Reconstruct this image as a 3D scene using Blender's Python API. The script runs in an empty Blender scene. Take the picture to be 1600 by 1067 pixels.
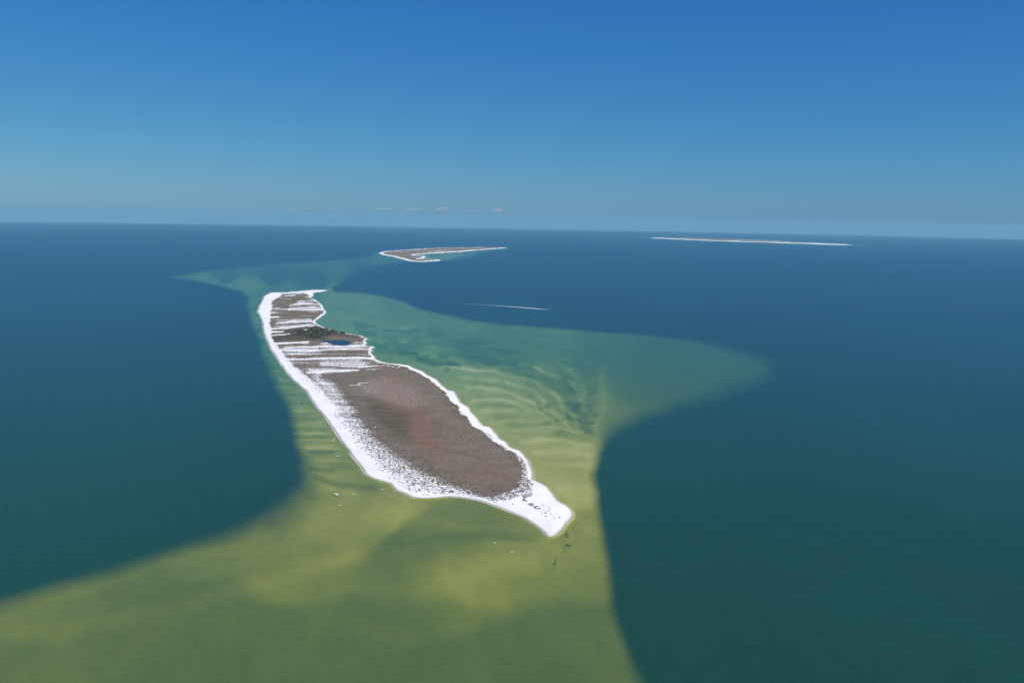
# Aerial view over a chain of low barrier islands: white sand, brown dune scrub, green shoals, open sea.
# World unit = 1 metre, z = 0 is the sea surface below the aircraft, the sea follows the earth's curvature.
import bpy, math, random
import numpy as np
from mathutils import Matrix, Vector

random.seed(7)
rng = np.random.default_rng(7)
scene = bpy.context.scene
COL = scene.collection

# ------------------------------------------------------------------ camera
CAM_H = 450.0
EARTH = 6.371e6
FOCAL = 1386.0                       # focal length in units of the 1600 px wide photograph
PITCH = math.radians(7.92)           # below the horizontal
ROLL = math.radians(0.967)
_f = np.array([0, math.cos(PITCH), -math.sin(PITCH)])
_u0 = np.array([0, math.sin(PITCH), math.cos(PITCH)])
_r0 = np.array([1.0, 0, 0])
_r = math.cos(ROLL) * _r0 + math.sin(ROLL) * _u0
_u = -math.sin(ROLL) * _r0 + math.cos(ROLL) * _u0

cd = bpy.data.cameras.new('camera')
cam = bpy.data.objects.new('camera', cd)
COL.objects.link(cam)
m = Matrix.Identity(4)
for i in range(3):
    m[i][0], m[i][1], m[i][2] = _r[i], _u[i], -_f[i]
m[2][3] = CAM_H
cam.matrix_world = m
cd.sensor_width = 36.0
cd.lens = 36.0 * FOCAL / 1600.0
cd.clip_start = 1.0
cd.clip_end = 400000.0
scene.camera = cam

# ------------------------------------------------------------------ sky, sun, exposure
SUN_EL = math.radians(48)
SUN_AZ = math.radians(124)           # compass azimuth, clockwise from +Y: to the right, a little behind
w = bpy.data.worlds.new('World')
scene.world = w
w.use_nodes = True
nt = w.node_tree
nt.nodes.clear()
wo = nt.nodes.new('ShaderNodeOutputWorld')
bg = nt.nodes.new('ShaderNodeBackground')
sky = nt.nodes.new('ShaderNodeTexSky')
sky.sky_type = 'NISHITA'
sky.sun_disc = False
sky.sun_elevation = SUN_EL
sky.sun_rotation = SUN_AZ
sky.altitude = 450
sky.air_density = 1.0
sky.dust_density = 0.4
sky.ozone_density = 3.0
bg.inputs['Strength'].default_value = 0.0785
# clean sea air, photographed with strong colour: the red of the pale lower sky is held back
sep = nt.nodes.new('ShaderNodeSeparateColor'); com = nt.nodes.new('ShaderNodeCombineColor')
nt.links.new(sky.outputs[0], sep.inputs[0])
SKY_REF = 5.0                        # radiance at which the curve leaves a channel unchanged
for ch, (gain, power) in enumerate(((.283, 1.38), (.66, .86), (1.19, .45))):
    d_ = nt.nodes.new('ShaderNodeMath'); d_.operation = 'DIVIDE'; d_.inputs[1].default_value = SKY_REF
    p_ = nt.nodes.new('ShaderNodeMath'); p_.operation = 'POWER'; p_.inputs[1].default_value = power
    g_ = nt.nodes.new('ShaderNodeMath'); g_.operation = 'MULTIPLY'; g_.inputs[1].default_value = gain * SKY_REF
    nt.links.new(sep.outputs[ch], d_.inputs[0]); nt.links.new(d_.outputs[0], p_.inputs[0])
    nt.links.new(p_.outputs[0], g_.inputs[0]); nt.links.new(g_.outputs[0], com.inputs[ch])
nt.links.new(com.outputs[0], bg.inputs[0])
nt.links.new(bg.outputs[0], wo.inputs[0])

sd_ = bpy.data.lights.new('sun', 'SUN')
sd_.energy = 5.0
sd_.angle = math.radians(0.53)
sd_.color = (1.0, 0.95, 0.88)
sun = bpy.data.objects.new('sun', sd_)
COL.objects.link(sun)
sdir = Vector((math.sin(SUN_AZ) * math.cos(SUN_EL), math.cos(SUN_AZ) * math.cos(SUN_EL), math.sin(SUN_EL)))
sun.rotation_euler = sdir.to_track_quat('Z', 'Y').to_euler()

vs = scene.view_settings
vs.view_transform = 'Standard'
vs.look = 'None'
vs.gamma = 1.0
vs.use_curve_mapping = False
vs.exposure = 0.0
scene.cycles.use_denoising = True
scene.cycles.max_bounces = 6
scene.cycles.transparent_max_bounces = 12
scene.cycles.volume_bounces = 1
scene.cycles.caustics_reflective = False
scene.cycles.caustics_refractive = False

# ------------------------------------------------------------------ survey: sight line <-> sea surface
def earth_z(x, y):
    r2 = np.asarray(x, float) ** 2 + np.asarray(y, float) ** 2
    return -r2 / (2 * EARTH) * (1 + r2 / (4 * EARTH * EARTH))

def ground(pts):
    """Sight lines -> x, y of the points where they meet the curved sea surface."""
    p = np.atleast_2d(np.asarray(pts, float))
    d = _f[None] + ((p[:, :1] - 800) / FOCAL) * _r[None] + ((533.5 - p[:, 1:2]) / FOCAL) * _u[None]
    d /= np.linalg.norm(d, axis=1, keepdims=True)
    b = d[:, 2] * (CAM_H + EARTH)
    c = CAM_H * (CAM_H + 2 * EARTH)
    disc = np.maximum(b * b - c, 0)
    t = c / (-b + np.sqrt(disc))
    return np.stack([d[:, 0] * t, d[:, 1] * t], 1)

def chart(x, y):
    """x, y on the sea surface -> survey chart coordinates (inverse of ground)."""
    x = np.asarray(x, float); y = np.asarray(y, float)
    z = earth_z(x, y) - CAM_H
    zc = np.maximum(x * _f[0] + y * _f[1] + z * _f[2], 1.0)
    cx = (x * _r[0] + y * _r[1] + z * _r[2]) / zc
    cy = (x * _u[0] + y * _u[1] + z * _u[2]) / zc
    return 800 + FOCAL * cx, 533.5 - FOCAL * cy

# ------------------------------------------------------------------ fields (numpy)
_LAT = rng.random((256, 256))
def vnoise(x, y):
    xi = np.floor(x).astype(int); yi = np.floor(y).astype(int)
    fx = x - xi; fy = y - yi
    fx = fx * fx * (3 - 2 * fx); fy = fy * fy * (3 - 2 * fy)
    a = _LAT[xi % 256, yi % 256]; b = _LAT[(xi + 1) % 256, yi % 256]
    c = _LAT[xi % 256, (yi + 1) % 256]; d = _LAT[(xi + 1) % 256, (yi + 1) % 256]
    return (a * (1 - fx) + b * fx) * (1 - fy) + (c * (1 - fx) + d * fx) * fy
def fbm(x, y, o=4):
    s = 0; a = .5; n = 0
    for k in range(o):
        s = s + a * vnoise(x + 17.3 * k, y + 9.1 * k); n += a
        x = x * 2.03; y = y * 2.03; a *= .5
    return s / n
def smooth(t):
    t = np.clip(t, 0, 1)
    return t * t * (3 - 2 * t)

def poly_sd(x, y, poly, soft=None):
    """Signed distance (positive inside) to a polygon; with soft, also the softness at the nearest edge point."""
    P = np.asarray(poly, float)
    best = np.full(x.shape, 1e18); sw = np.zeros(x.shape)
    inside = np.zeros(x.shape, bool)
    n = len(P)
    for i in range(n):
        ax, ay = P[i, :2]; bx, by = P[(i + 1) % n, :2]
        dx, dy = bx - ax, by - ay
        L = dx * dx + dy * dy + 1e-12
        t = np.clip(((x - ax) * dx + (y - ay) * dy) / L, 0, 1)
        d2 = (x - ax - t * dx) ** 2 + (y - ay - t * dy) ** 2
        k = d2 < best
        best = np.where(k, d2, best)
        if soft is not None:
            sw = np.where(k, soft[i] * (1 - t) + soft[(i + 1) % n] * t, sw)
        if dy != 0:
            inside ^= ((ay > y) != (by > y)) & (x < (bx - ax) * (y - ay) / dy + ax)
    sd = np.sqrt(best) * np.where(inside, 1, -1)
    return (sd, sw) if soft is not None else sd

def soft_region(cx, cy, pts, shift=0.0):
    """0..1 membership of a chart region whose corners carry their own edge softness (x, y, half width)."""
    P = np.asarray(pts, float)
    out = np.zeros(cx.shape)
    mw = P[:, 2].max() * 1.2 + 2
    k = (cx > P[:, 0].min() - mw) & (cx < P[:, 0].max() + mw) & (cy > P[:, 1].min() - mw) & (cy < P[:, 1].max() + mw)
    if k.any():
        sd, sw = poly_sd(cx[k], cy[k], P[:, :2], P[:, 2])
        out[k] = smooth(.5 + (sd + shift * sw) / (2 * np.maximum(sw, .05)))
    return out

def stroke(cx, cy, pts, wd):
    """Gaussian ridge along a chart polyline."""
    P = np.asarray(pts, float)
    out = np.zeros(cx.shape); mw = 3 * wd
    k = (cx > P[:, 0].min() - mw) & (cx < P[:, 0].max() + mw) & (cy > P[:, 1].min() - mw) & (cy < P[:, 1].max() + mw)
    if not k.any():
        return out
    x = cx[k]; y = cy[k]; best = np.full(x.shape, 1e18)
    for i in range(len(P) - 1):
        ax, ay = P[i]; dx, dy = P[i + 1] - P[i]
        t = np.clip(((x - ax) * dx + (y - ay) * dy) / (dx * dx + dy * dy + 1e-9), 0, 1)
        best = np.minimum(best, (x - ax - t * dx) ** 2 + (y - ay - t * dy) ** 2)
    out[k] = np.exp(-best / (wd * wd))
    return out

# ------------------------------------------------------------------ outlines of the land
MAIN = [(413,462),(421,458.2),(424,457),(432,456.2),(445,456.5),(460,455.5),(470,454.5),(480,453.6),(495,452.9),(507,453.1),(515,454.4),
 (505,455.7),(494,456.6),(488,459),(491.5,461.5),(485,465),(491,467),(498,472),(503,476),(506,482),(510.5,488),(503,494.5),(496,499),(492.5,502),(495,506),
 (501,509),(505.5,510.8),(513,514),(523,516.3),(533,518.6),(544.6,521.4),(553.6,523),(563.7,524.2),(569.4,527),(576,529.5),(571,531.5),(571,534.3),
 (575,536.2),(569.4,538.8),(579.5,541.6),(585,540.3),(584.6,543.3),(579.5,545.6),(583.4,547.8),(579.5,549.5),(580.6,552.3),(585.7,557.4),(587.4,561.3),
 (597.5,565.2),(606.5,567.2),(620,568.3),(638.8,570.3),(647.5,575.6),(658.8,578.8),(670,586.9),(682.5,593),(690,601),(700,609.4),(711,611.5),
 (715,620),(721,630),(732.5,636),(735,642.5),(747.5,655),(749,659),(756,665),(766,666.5),(777,679),(780,685),(791,690),(796,698.6),(813,704),
 (818,710),(827,720),(830,730),(832.5,740),(832.8,748.5),(841,753),(854.5,759.8),(863.5,771),(871,781.5),(886,789.8),(893.5,796.5),(896,803),
 (893.5,810),(884,819),(878.5,827),(870,835),(862,838),(856,837.8),(850,830),(842.5,823.5),(827.5,813),(812.5,804.8),(797.5,799.5),(775,790.5),
 (752.5,782),(736,778.5),(718,776),(700,774.8),(680,777.5),(660,778),(643.6,776.3),(632.6,770.8),(618.8,765.3),(610.6,755),(598,751.5),(583,746.7),
 (570.7,740.5),(566.5,731),(558.3,721.3),(548.7,710.3),(546,702.7),(536.3,692),(524,674),(515,660.5),(506,648.5),(497,638),(486.5,623),
 (479,611),(468.5,602),(459.5,594.5),(449,583),(440,570),(432,558),(423,544),(416,528),(412,518),(411,506),(406,492),(402.5,488),(405,478),(410,470)]
SECOND = [(591.7,395.2),(602.2,392.7),(625,391.1),(651,389.5),(673.7,388.2),(698,387.2),(730.6,386.7),(763,386.6),(797,387),(771,389),(747,390.8),
 (722.5,393.2),(698,394.7),(673.7,396),(651,397.6),(647.7,399),(665.6,400.9),(664,403),(652.6,404.6),(665.6,405.2),(686.7,405.9),(690,407),
 (672,408.5),(649.4,409),(639.6,407.7),(631.5,405.4),(625,403.8),(613.6,400.9),(597.4,398)]
THIRD = [(1009,371.8),(1040,371.4),(1066,371.7),(1090,372.5),(1150,374.3),(1203,376.4),(1260,379.6),(1320,381.9),(1333,382.9),(1310,382.7),(1250,380.7),(1200,379.0),
 (1150,377.6),(1100,375.8),(1050,373.7)]
POND = [(497,533.2),(507.5,531.7),(518.7,531.3),(535.6,531),(543.5,532.6),(551,534.2),(544.6,536),(547,538.5),(535.6,540),(523,538.8),(516.5,535.6),(507.5,534)]
W_MAIN, W_SECOND, W_THIRD, W_POND = ground(MAIN), ground(SECOND), ground(THIRD), ground(POND)

def roughen(P, amp_c=0.0, step=6.0, amp=2.0):
    """Subdivide a shoreline (metres) and give it a small natural raggedness."""
    out = []
    n = len(P)
    for i in range(n):
        a, b = P[i], P[(i + 1) % n]
        k = max(1, int(np.hypot(*(b - a)) / step))
        for j in range(k):
            out.append(a + (b - a) * j / k)
    Q = np.array(out)
    for _ in range(2):
        Q = .25 * np.roll(Q, 1, 0) + .5 * Q + .25 * np.roll(Q, -1, 0)
    return Q

# ------------------------------------------------------------------ bathymetry
SHOAL = [(-90,1000,24),(0,950,21),(60,926,18),(120,905,16),(200,882,15),(280,860,16),(340,843,20),(390,829,28),(432,816,34),(468,797,42),(490,768,36),(488,740,24),
 (478,715,17),(470,690,15),(462,665,13),(452,640,13),(442,615,12),(430,590,11),(418,565,10),(407,540,9),(399,520,8),(392,500,7),(388,480,6),
 (387,466,5),(380,457,4),(360,450,3.5),(330,443,3),(300,438,2.5),(262,433,3),(295,428,2.5),(350,420,2),(420,413.5,1.6),(500,408,1.5),(560,404,1.5),
 (590,397,2),(600,391,1),(640,392,1),(660,404,1),(640,409,1.5),(600,413,3),(566,420,6),(545,430,8),(530,442,7),(522,450,4),(522,455,3),(560,457,3),(600,463,3),(640,475,3.5),
 (680,489,4),(740,501,4),(800,509,3.5),(870,514,3),(950,519.5,3),(1020,525,4),(1080,532,5.5),(1130,541,8),(1175,555,11),(1205,571,18),(1190,590,24),
 (1130,608,24),(1060,629,21),(1000,652,17),(962,668,14),(940,685,12),(927,705,11),(919,735,11),(923,775,12),(933,815,13),(940,860,14),(946,905,15),
 (956,950,15),(971,995,15),(986,1035,15),(1002,1072,16),(1030,1150,20),(-90,1150,20)]
SHOAL2 = [(583,396,3),(600,391,1.5),(660,387.5,1),(730,385.6,1),(800,386,1.5),(790,389.5,3),(760,394,4),(735,400,5),(700,407,3),(660,411,1.5),(630,408.5,1.5),(590,403,3)]
SHOAL3 = [(985,371,2),(1010,370.5,1),(1200,374.5,1),(1335,381.5,1),(1375,384.5,1.5),(1330,385,1),(1200,381,1),(1060,376,1)]
# brightness of the bottom seen through the water: (chart x, chart y, fraction of light that returns from the sand)
BRIGHT = np.array([(40,960,.15),(100,940,.13),(30,1040,.09),(200,915,.085),(200,1000,.08),(330,870,.14),(330,930,.075),(300,1040,.06),(430,850,.18),(450,900,.17),
 (430,990,.07),(500,800,.24),(560,800,.29),(500,850,.22),(570,850,.22),(520,900,.14),(560,950,.08),(560,1040,.055),(620,800,.3),(650,790,.32),
 (695,800,.13),(640,840,.10),(605,872,.09),(680,850,.09),(760,840,.10),(820,838,.14),(740,808,.15),(800,815,.17),(700,885,.22),(740,880,.27),(780,865,.28),
 (820,860,.30),(850,855,.32),(720,920,.27),(690,900,.2),(620,920,.11),(650,960,.08),(700,960,.12),(700,1040,.06),(780,920,.2),(840,920,.17),(860,960,.07),
 (800,1000,.06),(900,900,.17),(900,850,.22),(910,820,.25),(900,1000,.065),(940,1040,.07),(860,1050,.05),(950,1000,.085),
 (880,770,.42),(860,740,.42),(900,740,.36),(850,700,.42),(890,700,.36),(800,660,.36),(850,650,.28),(760,620,.36),(720,590,.34),(800,600,.26),(860,600,.2),
 (680,575,.33),(640,560,.24),(900,640,.24),(930,640,.22),(930,600,.14),(940,560,.09),(980,580,.07),(1050,570,.065),(1120,565,.06),(1170,572,.06),
 (1100,600,.06),(1000,620,.06),(950,650,.12),(900,560,.14),(820,550,.16),(740,550,.17),(740,580,.29),(640,530,.26),(700,520,.21),(580,500,.28),(540,470,.26),
 (620,490,.21),(550,520,.28),(600,540,.25),(860,525,.18),(950,530,.11),(1050,540,.075),(420,560,.18),(440,600,.2),(460,640,.22),(490,670,.27),(500,720,.24),
 (520,750,.27),(400,500,.18),(395,470,.17),(560,765,.2),(380,450,.22),(330,440,.2),(400,420,.085),(470,412,.08),(560,406,.095),(430,430,.03),(480,440,.025),
 (350,432,.065),(560,414,.04),(470,449,.14),(600,402,.14),(700,400,.3),(660,403,.32),(750,392,.2),(1100,375,.15),(1300,383,.15)])
STROKES = [  # polyline, half width, log gain
 ([(700,560),(780,563),(850,575),(895,600),(920,640)],3.2,0.65), ([(690,572),(760,580),(820,592),(870,618),(905,655)],3.2,0.72),
 ([(715,592),(780,598),(830,612),(870,640),(890,665)],3.2,0.59), ([(725,606),(790,614),(835,630),(862,655)],3.2,0.55),
 ([(740,622),(800,628),(840,645)],3.2,0.47), ([(748,640),(810,642),(850,655)],3.2,.36), ([(765,656),(820,655),(870,660)],3.2,.34),
 ([(800,673),(860,669),(910,674)],3.2,.22), ([(815,690),(870,685),(915,691)],3.2,.26), ([(830,707),(880,702),(912,706)],3.2,.22), ([(842,724),(885,720),(910,723)],3.2,.2),
 ([(835,570),(870,595),(900,622)],3,.45), ([(870,562),(895,585),(915,612)],3,.5),
 ([(945,570),(937,592),(941,615),(949,634),(936,668)],6,.45), ([(920,690),(870,698),(830,712)],5,.15),
 ([(735,598),(800,605),(850,622)],3,-.25), ([(750,630),(810,635)],3,-.2), ([(775,648),(840,650)],3,-.2), ([(805,664),(870,663)],3,-.22), ([(815,681),(890,678)],3,-.22),
 ([(830,699),(890,695)],3,-.22), ([(845,716),(900,713)],3,-.2),
 ([(650,562),(676,566),(698,571)],3.4,-1.35), ([(622,554),(636,553),(648,555)],2.6,-1.35), ([(700,568),(716,572)],3,-1.4), ([(735,560),(770,562),(810,568)],5,-.35), ([(640,520),(700,530),(760,540),(820,556)],5,-.25), ([(850,576),(880,584),(905,600)],4,-.4),
 ([(690,556),(720,556),(755,565),(790,572),(830,575)],8,-.75), ([(760,575),(790,585),(830,592)],4,-.35), ([(880,595),(900,625),(915,655)],9,-.5), ([(905,570),(925,600),(925,640)],9,-.35),
 ([(720,572),(742,566),(760,573)],3,.5), ([(640,558),(662,552)],2.5,.4), ([(660,572),(690,577),(740,572)],3,.25), ([(590,537),(640,535),(690,540)],2.5,.3), ([(560,527),(610,530),(650,527)],2.5,.3),
 ([(555,505),(570,506)],2,-.7), ([(562,518),(600,516),(640,520)],2,-.5), ([(586,530),(600,528),(618,529)],1.8,-.5), ([(585,548),(600,550)],2,-.5), ([(600,523),(640,526)],1.6,-.4), ([(590,541),(604,544)],1.6,-.6), ([(690,578),(698,580)],1.2,-.9),
 ([(575,511),(600,512),(640,514)],2,.25), ([(520,466),(560,470),(600,480)],6,.15), ([(420,456),(450,453),(500,451)],1.3,.5),
 ([(486,706),(505,707),(522,705)],3,-.95), ([(488,731),(503,733),(520,733)],3,-1.1), ([(497,744),(515,751),(537,757)],4,-.9), ([(480,700),(520,697)],3,.25), ([(490,720),(525,718)],4,.25),
 ([(500,762),(530,763),(565,770)],5,.25), ([(545,755),(570,758),(590,762)],5,-.6), ([(480,775),(505,780)],2.5,-.4),
 ([(690,792),(650,815),(618,840),(598,866)],13,-.35), ([(628,846),(700,838),(760,836),(835,842)],6,-.4), ([(690,820),(740,821),(800,824)],5,.25),
 ([(670,785),(630,808),(596,832),(574,862)],9,.2), ([(180,965),(260,948),(400,912),(480,890),(560,862)],15,.32), ([(24,990),(10,1000)],26,.25),
 ([(60,938),(200,896),(330,860),(420,828)],9,.18), ([(120,960),(300,915),(420,880),(520,845)],9,-.15), ([(640,930),(700,905),(760,895)],16,.15), ([(690,860),(700,910),(740,935)],12,.2),
 ([(850,842),(800,848),(760,852)],5,.25), ([(880,800),(905,815),(915,850)],9,.12), ([(560,945),(640,985),(720,1000)],18,-.2), ([(600,1005),(700,985),(800,960)],14,.15),
 ([(400,468),(398,490),(402,505)],4,.3), ([(390,470),(386,482),(390,500)],3,.4), ([(396,480),(405,482)],3,-.5), ([(404,515),(412,513)],3.5,-1.1), ([(416,524),(405,523)],2,.3)]

K_WATER = np.array([.40, .25, .56])      # light lost per metre of clear bay water, red green blue
K_TANNIN = np.array([.243, .25, .64])    # the same in the tea-stained water over the near shoals

def shoal_light(cx, cy, x, y):
    """Fraction of (green) light that comes back from the sea bed."""
    wx = (fbm(x / 160, y / 400, 3) - .5); wy = (fbm(x / 160 + 40, y / 400 + 7, 3) - .5)
    sc = np.clip((cy - 380) / 250, .12, 1.3)
    w2 = (fbm(x / 38 + 5, y / 90, 3) - .5); w3 = (fbm(x / 45 + 80, y / 80 + 3, 3) - .5)
    qx = cx + (wx * 20 + w2 * 8) * sc; qy = cy + (wy * 12 + w3 * 5) * sc
    m = soft_region(qx, qy, SHOAL)
    m2 = np.maximum(soft_region(cx, cy, SHOAL2), soft_region(cx, cy, SHOAL3))
    m = np.maximum(m, m2)
    s = np.zeros(cx.shape); k = m > .003
    X = qx[k]; Y = qy[k]
    num = np.zeros(X.shape); den = np.full(X.shape, 1e-12)
    for (bx, by, bv) in BRIGHT:
        h = np.clip((by - 385) * .13, 3.0, 34)      # features shrink with distance
        h2 = np.clip((by - 385) * .10, 2.0, 26)
        g = np.exp(-((X - bx) / (h * 1.35)) ** 2 - ((Y - by) / h2) ** 2) + 1e-5 / (1 + ((X - bx) / 30) ** 2 + ((Y - by) / 20) ** 2)
        num += g * math.log(bv); den += g
    L = num / den
    xb = x[k]; yb = y[k]
    broken = .35 + 1.0 * fbm(xb / 55 + 21, yb / 95 + 2, 3)      # bars and troughs swell and break along their length
    sx = (fbm(xb / 48 + 60, yb / 70, 2) - .5) * 9; sy = (fbm(xb / 48, yb / 70 + 33, 2) - .5) * 7
    bay = np.clip((X - 600) / 60, 0, 1) * np.clip((760 - Y) / 40, 0, 1)
    for pts, wd, gain in STROKES:
        L = L + gain * broken * stroke(X + sx * bay, Y + sy * bay, pts, wd)
    # sand waves and mottling, longer across the line of sight of the currents
    xw = x[k]; yw = y[k]
    L = L + .30 * (fbm(xw / 90 + yw / 500, yw / 130, 4) - .5) + .34 * (fbm(xw / 26, yw / 60, 3) - .5) + .16 * (fbm(xw / 9 + yw / 30, yw / 14, 2) - .5)
    # sea grass beds on the bay side: ragged dark patches
    beds = soft_region(X, Y, [(545,500,8),(640,503,8),(760,535,8),(870,575,10),(915,620,10),(900,650,8),(850,600,10),(760,578,5),(700,571,3),(600,558,3),(582,540,4)])
    gp = fbm(xw / 75 + 11, yw / 130 + 4, 4)
    L = L - beds * .5 * smooth((gp - .53) / .14)
    sp = soft_region(X, Y, [(835,628,6),(925,630,6),(945,650,5),(920,680,4),(870,678,4),(838,660,5)])
    L = L - sp * .8 * smooth((fbm(xw / 22 + 3, yw / 30 + 8, 3) - .58) / .06)
    # beach-normal bars west of the main island
    west = soft_region(X, Y, [(385,470,8),(560,735,10),(480,735,10),(400,560,8)])
    bars = vnoise(xw / 130, yw / 17.0)
    L = L + west * 1.1 * (bars - .52)
    s[k] = np.exp(np.clip(L, -5.5, -.3)) * m[k]
    return np.clip(s, 0, .8), m

def bathymetry(x, y):
    """Water depth in metres, and how far the water is green with silt, for points on the sea surface."""
    depth = np.full(x.shape, 15.0); silt = np.zeros(x.shape); pale = np.zeros(x.shape)
    k = (y > 300) & (np.hypot(x, y) < 60000) & (np.abs(x) < y * .85)
    cx, cy = chart(x[k], y[k])
    s, mem = shoal_light(cx, cy, x[k], y[k])
    # shallow skirts round the beaches
    for W, rad in ((W_MAIN, 26.0), (W_SECOND, 130.0), (W_THIRD, 260.0)):
        xk = x[k]; yk = y[k]
        near = (xk > W[:, 0].min() - 8 * rad) & (xk < W[:, 0].max() + 8 * rad) & (yk > W[:, 1].min() - 8 * rad) & (yk < W[:, 1].max() + 8 * rad)
        if near.any():
            sd = poly_sd(xk[near], yk[near], W)
            ss = s[near]
            sk = np.where(sd > 0, .9, .62 * np.exp(sd / (rad * .22)) )
            s[near] = np.maximum(ss, sk)
    d = -np.log(np.maximum(s, 1e-6)) / (2 * K_WATER[1])
    depth[k] = np.minimum(d, 15.0)
    silt[k] = mem
    tannin = 1 - smooth((np.hypot(x, y) - 1250) / 2300)
    return depth, silt, tannin

# ------------------------------------------------------------------ mesh and material helpers
def fast_mesh(name, co, quads=None, tris=None, smooth_=True, attrs=None):
    me = bpy.data.meshes.new(name)
    co = np.asarray(co, np.float32)
    nq = 0 if quads is None else len(quads); ntr = 0 if tris is None else len(tris)
    me.vertices.add(len(co)); me.vertices.foreach_set('co', co.ravel())
    idx = []
    st = []
    if nq:
        idx.append(np.asarray(quads, np.int32).ravel()); st.append(np.arange(nq) * 4)
    if ntr:
        idx.append(np.asarray(tris, np.int32).ravel()); st.append(nq * 4 + np.arange(ntr) * 3)
    idx = np.concatenate(idx); st = np.concatenate(st)
    me.loops.add(len(idx)); me.loops.foreach_set('vertex_index', idx)
    me.polygons.add(len(st)); me.polygons.foreach_set('loop_start', st.astype(np.int32))
    me.update(calc_edges=True)
    me.polygons.foreach_set('use_smooth', np.full(len(st), smooth_))
    for k, v in (attrs or {}).items():
        a = me.attributes.new(k, 'FLOAT', 'POINT'); a.data.foreach_set('value', np.asarray(v, np.float32))
    me.validate(clean_customdata=False)
    return me

def link(name, me, mat, parent=None):
    o = bpy.data.objects.new(name, me)
    if mat and not me.materials:
        me.materials.append(mat)
    COL.objects.link(o)
    if parent:
        o.parent = parent
    return o

def tag(o, label=None, cat=None, group=None, kind=None):
    for k, v in (('label', label), ('category', cat), ('group', group), ('kind', kind)):
        if v: o[k] = v
    return o

class NT:
    def __init__(self, name):
        self.m = bpy.data.materials.new(name); self.m.use_nodes = True
        self.t = self.m.node_tree; self.t.nodes.clear()
        self.out = self.n('ShaderNodeOutputMaterial')
    def n(self, t, **kw):
        nd = self.t.nodes.new(t)
        for k, v in kw.items(): setattr(nd, k, v)
        return nd
    def put(self, sock, v):
        if isinstance(v, bpy.types.NodeSocket): self.t.links.new(v, sock)
        elif isinstance(v, (tuple, list)):
            v = tuple(v)
            sock.default_value = v + (1.0,) if len(v) == 3 and len(sock.default_value) == 4 else v
        else: sock.default_value = v
    def math(self, op, a, b=0.0, c=None, clamp=False):
        nd = self.n('ShaderNodeMath', operation=op, use_clamp=clamp)
        self.put(nd.inputs[0], a); self.put(nd.inputs[1], b)
        if c is not None: self.put(nd.inputs[2], c)
        return nd.outputs[0]
    def vmath(self, op, a, b=(0, 0, 0), out=0):
        nd = self.n('ShaderNodeVectorMath', operation=op)
        self.put(nd.inputs[0], a); self.put(nd.inputs[1], b)
        return nd.outputs[out]
    def attr(self, name, out='Fac'):
        nd = self.n('ShaderNodeAttribute', attribute_name=name); return nd.outputs[out]
    def mix(self, f, a, b):
        nd = self.n('ShaderNodeMix', data_type='RGBA')
        self.put(nd.inputs[0], f); self.put(nd.inputs[6], a); self.put(nd.inputs[7], b)
        return nd.outputs[2]
    def noise(self, vec, scale, detail=3.0, rough=.55, dist=0.0):
        nd = self.n('ShaderNodeTexNoise')
        self.put(nd.inputs['Vector'], vec); self.put(nd.inputs['Scale'], scale)
        self.put(nd.inputs['Detail'], detail); self.put(nd.inputs['Roughness'], rough); self.put(nd.inputs['Distortion'], dist)
        return nd.outputs['Fac']
    def ramp(self, v, lo, hi, a=0.0, b=1.0):
        nd = self.n('ShaderNodeMapRange', interpolation_type='SMOOTHSTEP')
        self.put(nd.inputs[0], v); self.put(nd.inputs[1], lo); self.put(nd.inputs[2], hi); self.put(nd.inputs[3], a); self.put(nd.inputs[4], b)
        return nd.outputs[0]
    def pos(self, sx=1, sy=1, sz=1):
        g = self.n('ShaderNodeNewGeometry')
        return self.vmath('MULTIPLY', g.outputs['Position'], (sx, sy, sz))
    def principled(self, color, rough=.8, **kw):
        nd = self.n('ShaderNodeBsdfPrincipled')
        self.put(nd.inputs['Base Color'], color); self.put(nd.inputs['Roughness'], rough)
        for k, v in kw.items(): self.put(nd.inputs[k.replace('_', ' ')], v)
        self.t.links.new(nd.outputs[0], self.out.inputs[0])
        return nd
    def done(self, sh): self.t.links.new(sh, self.out.inputs[0]); return self.m

def flat_mat(name, col, rough=.8, spec=.3, metal=0.0):
    n = NT(name)
    p = n.pos()
    c = n.mix(n.noise(p, 1.5, 2), tuple(v * .85 for v in col), tuple(min(1, v * 1.12) for v in col))
    n.principled(c, rough, Specular_IOR_Level=spec, Metallic=metal)
    return n.m

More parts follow.
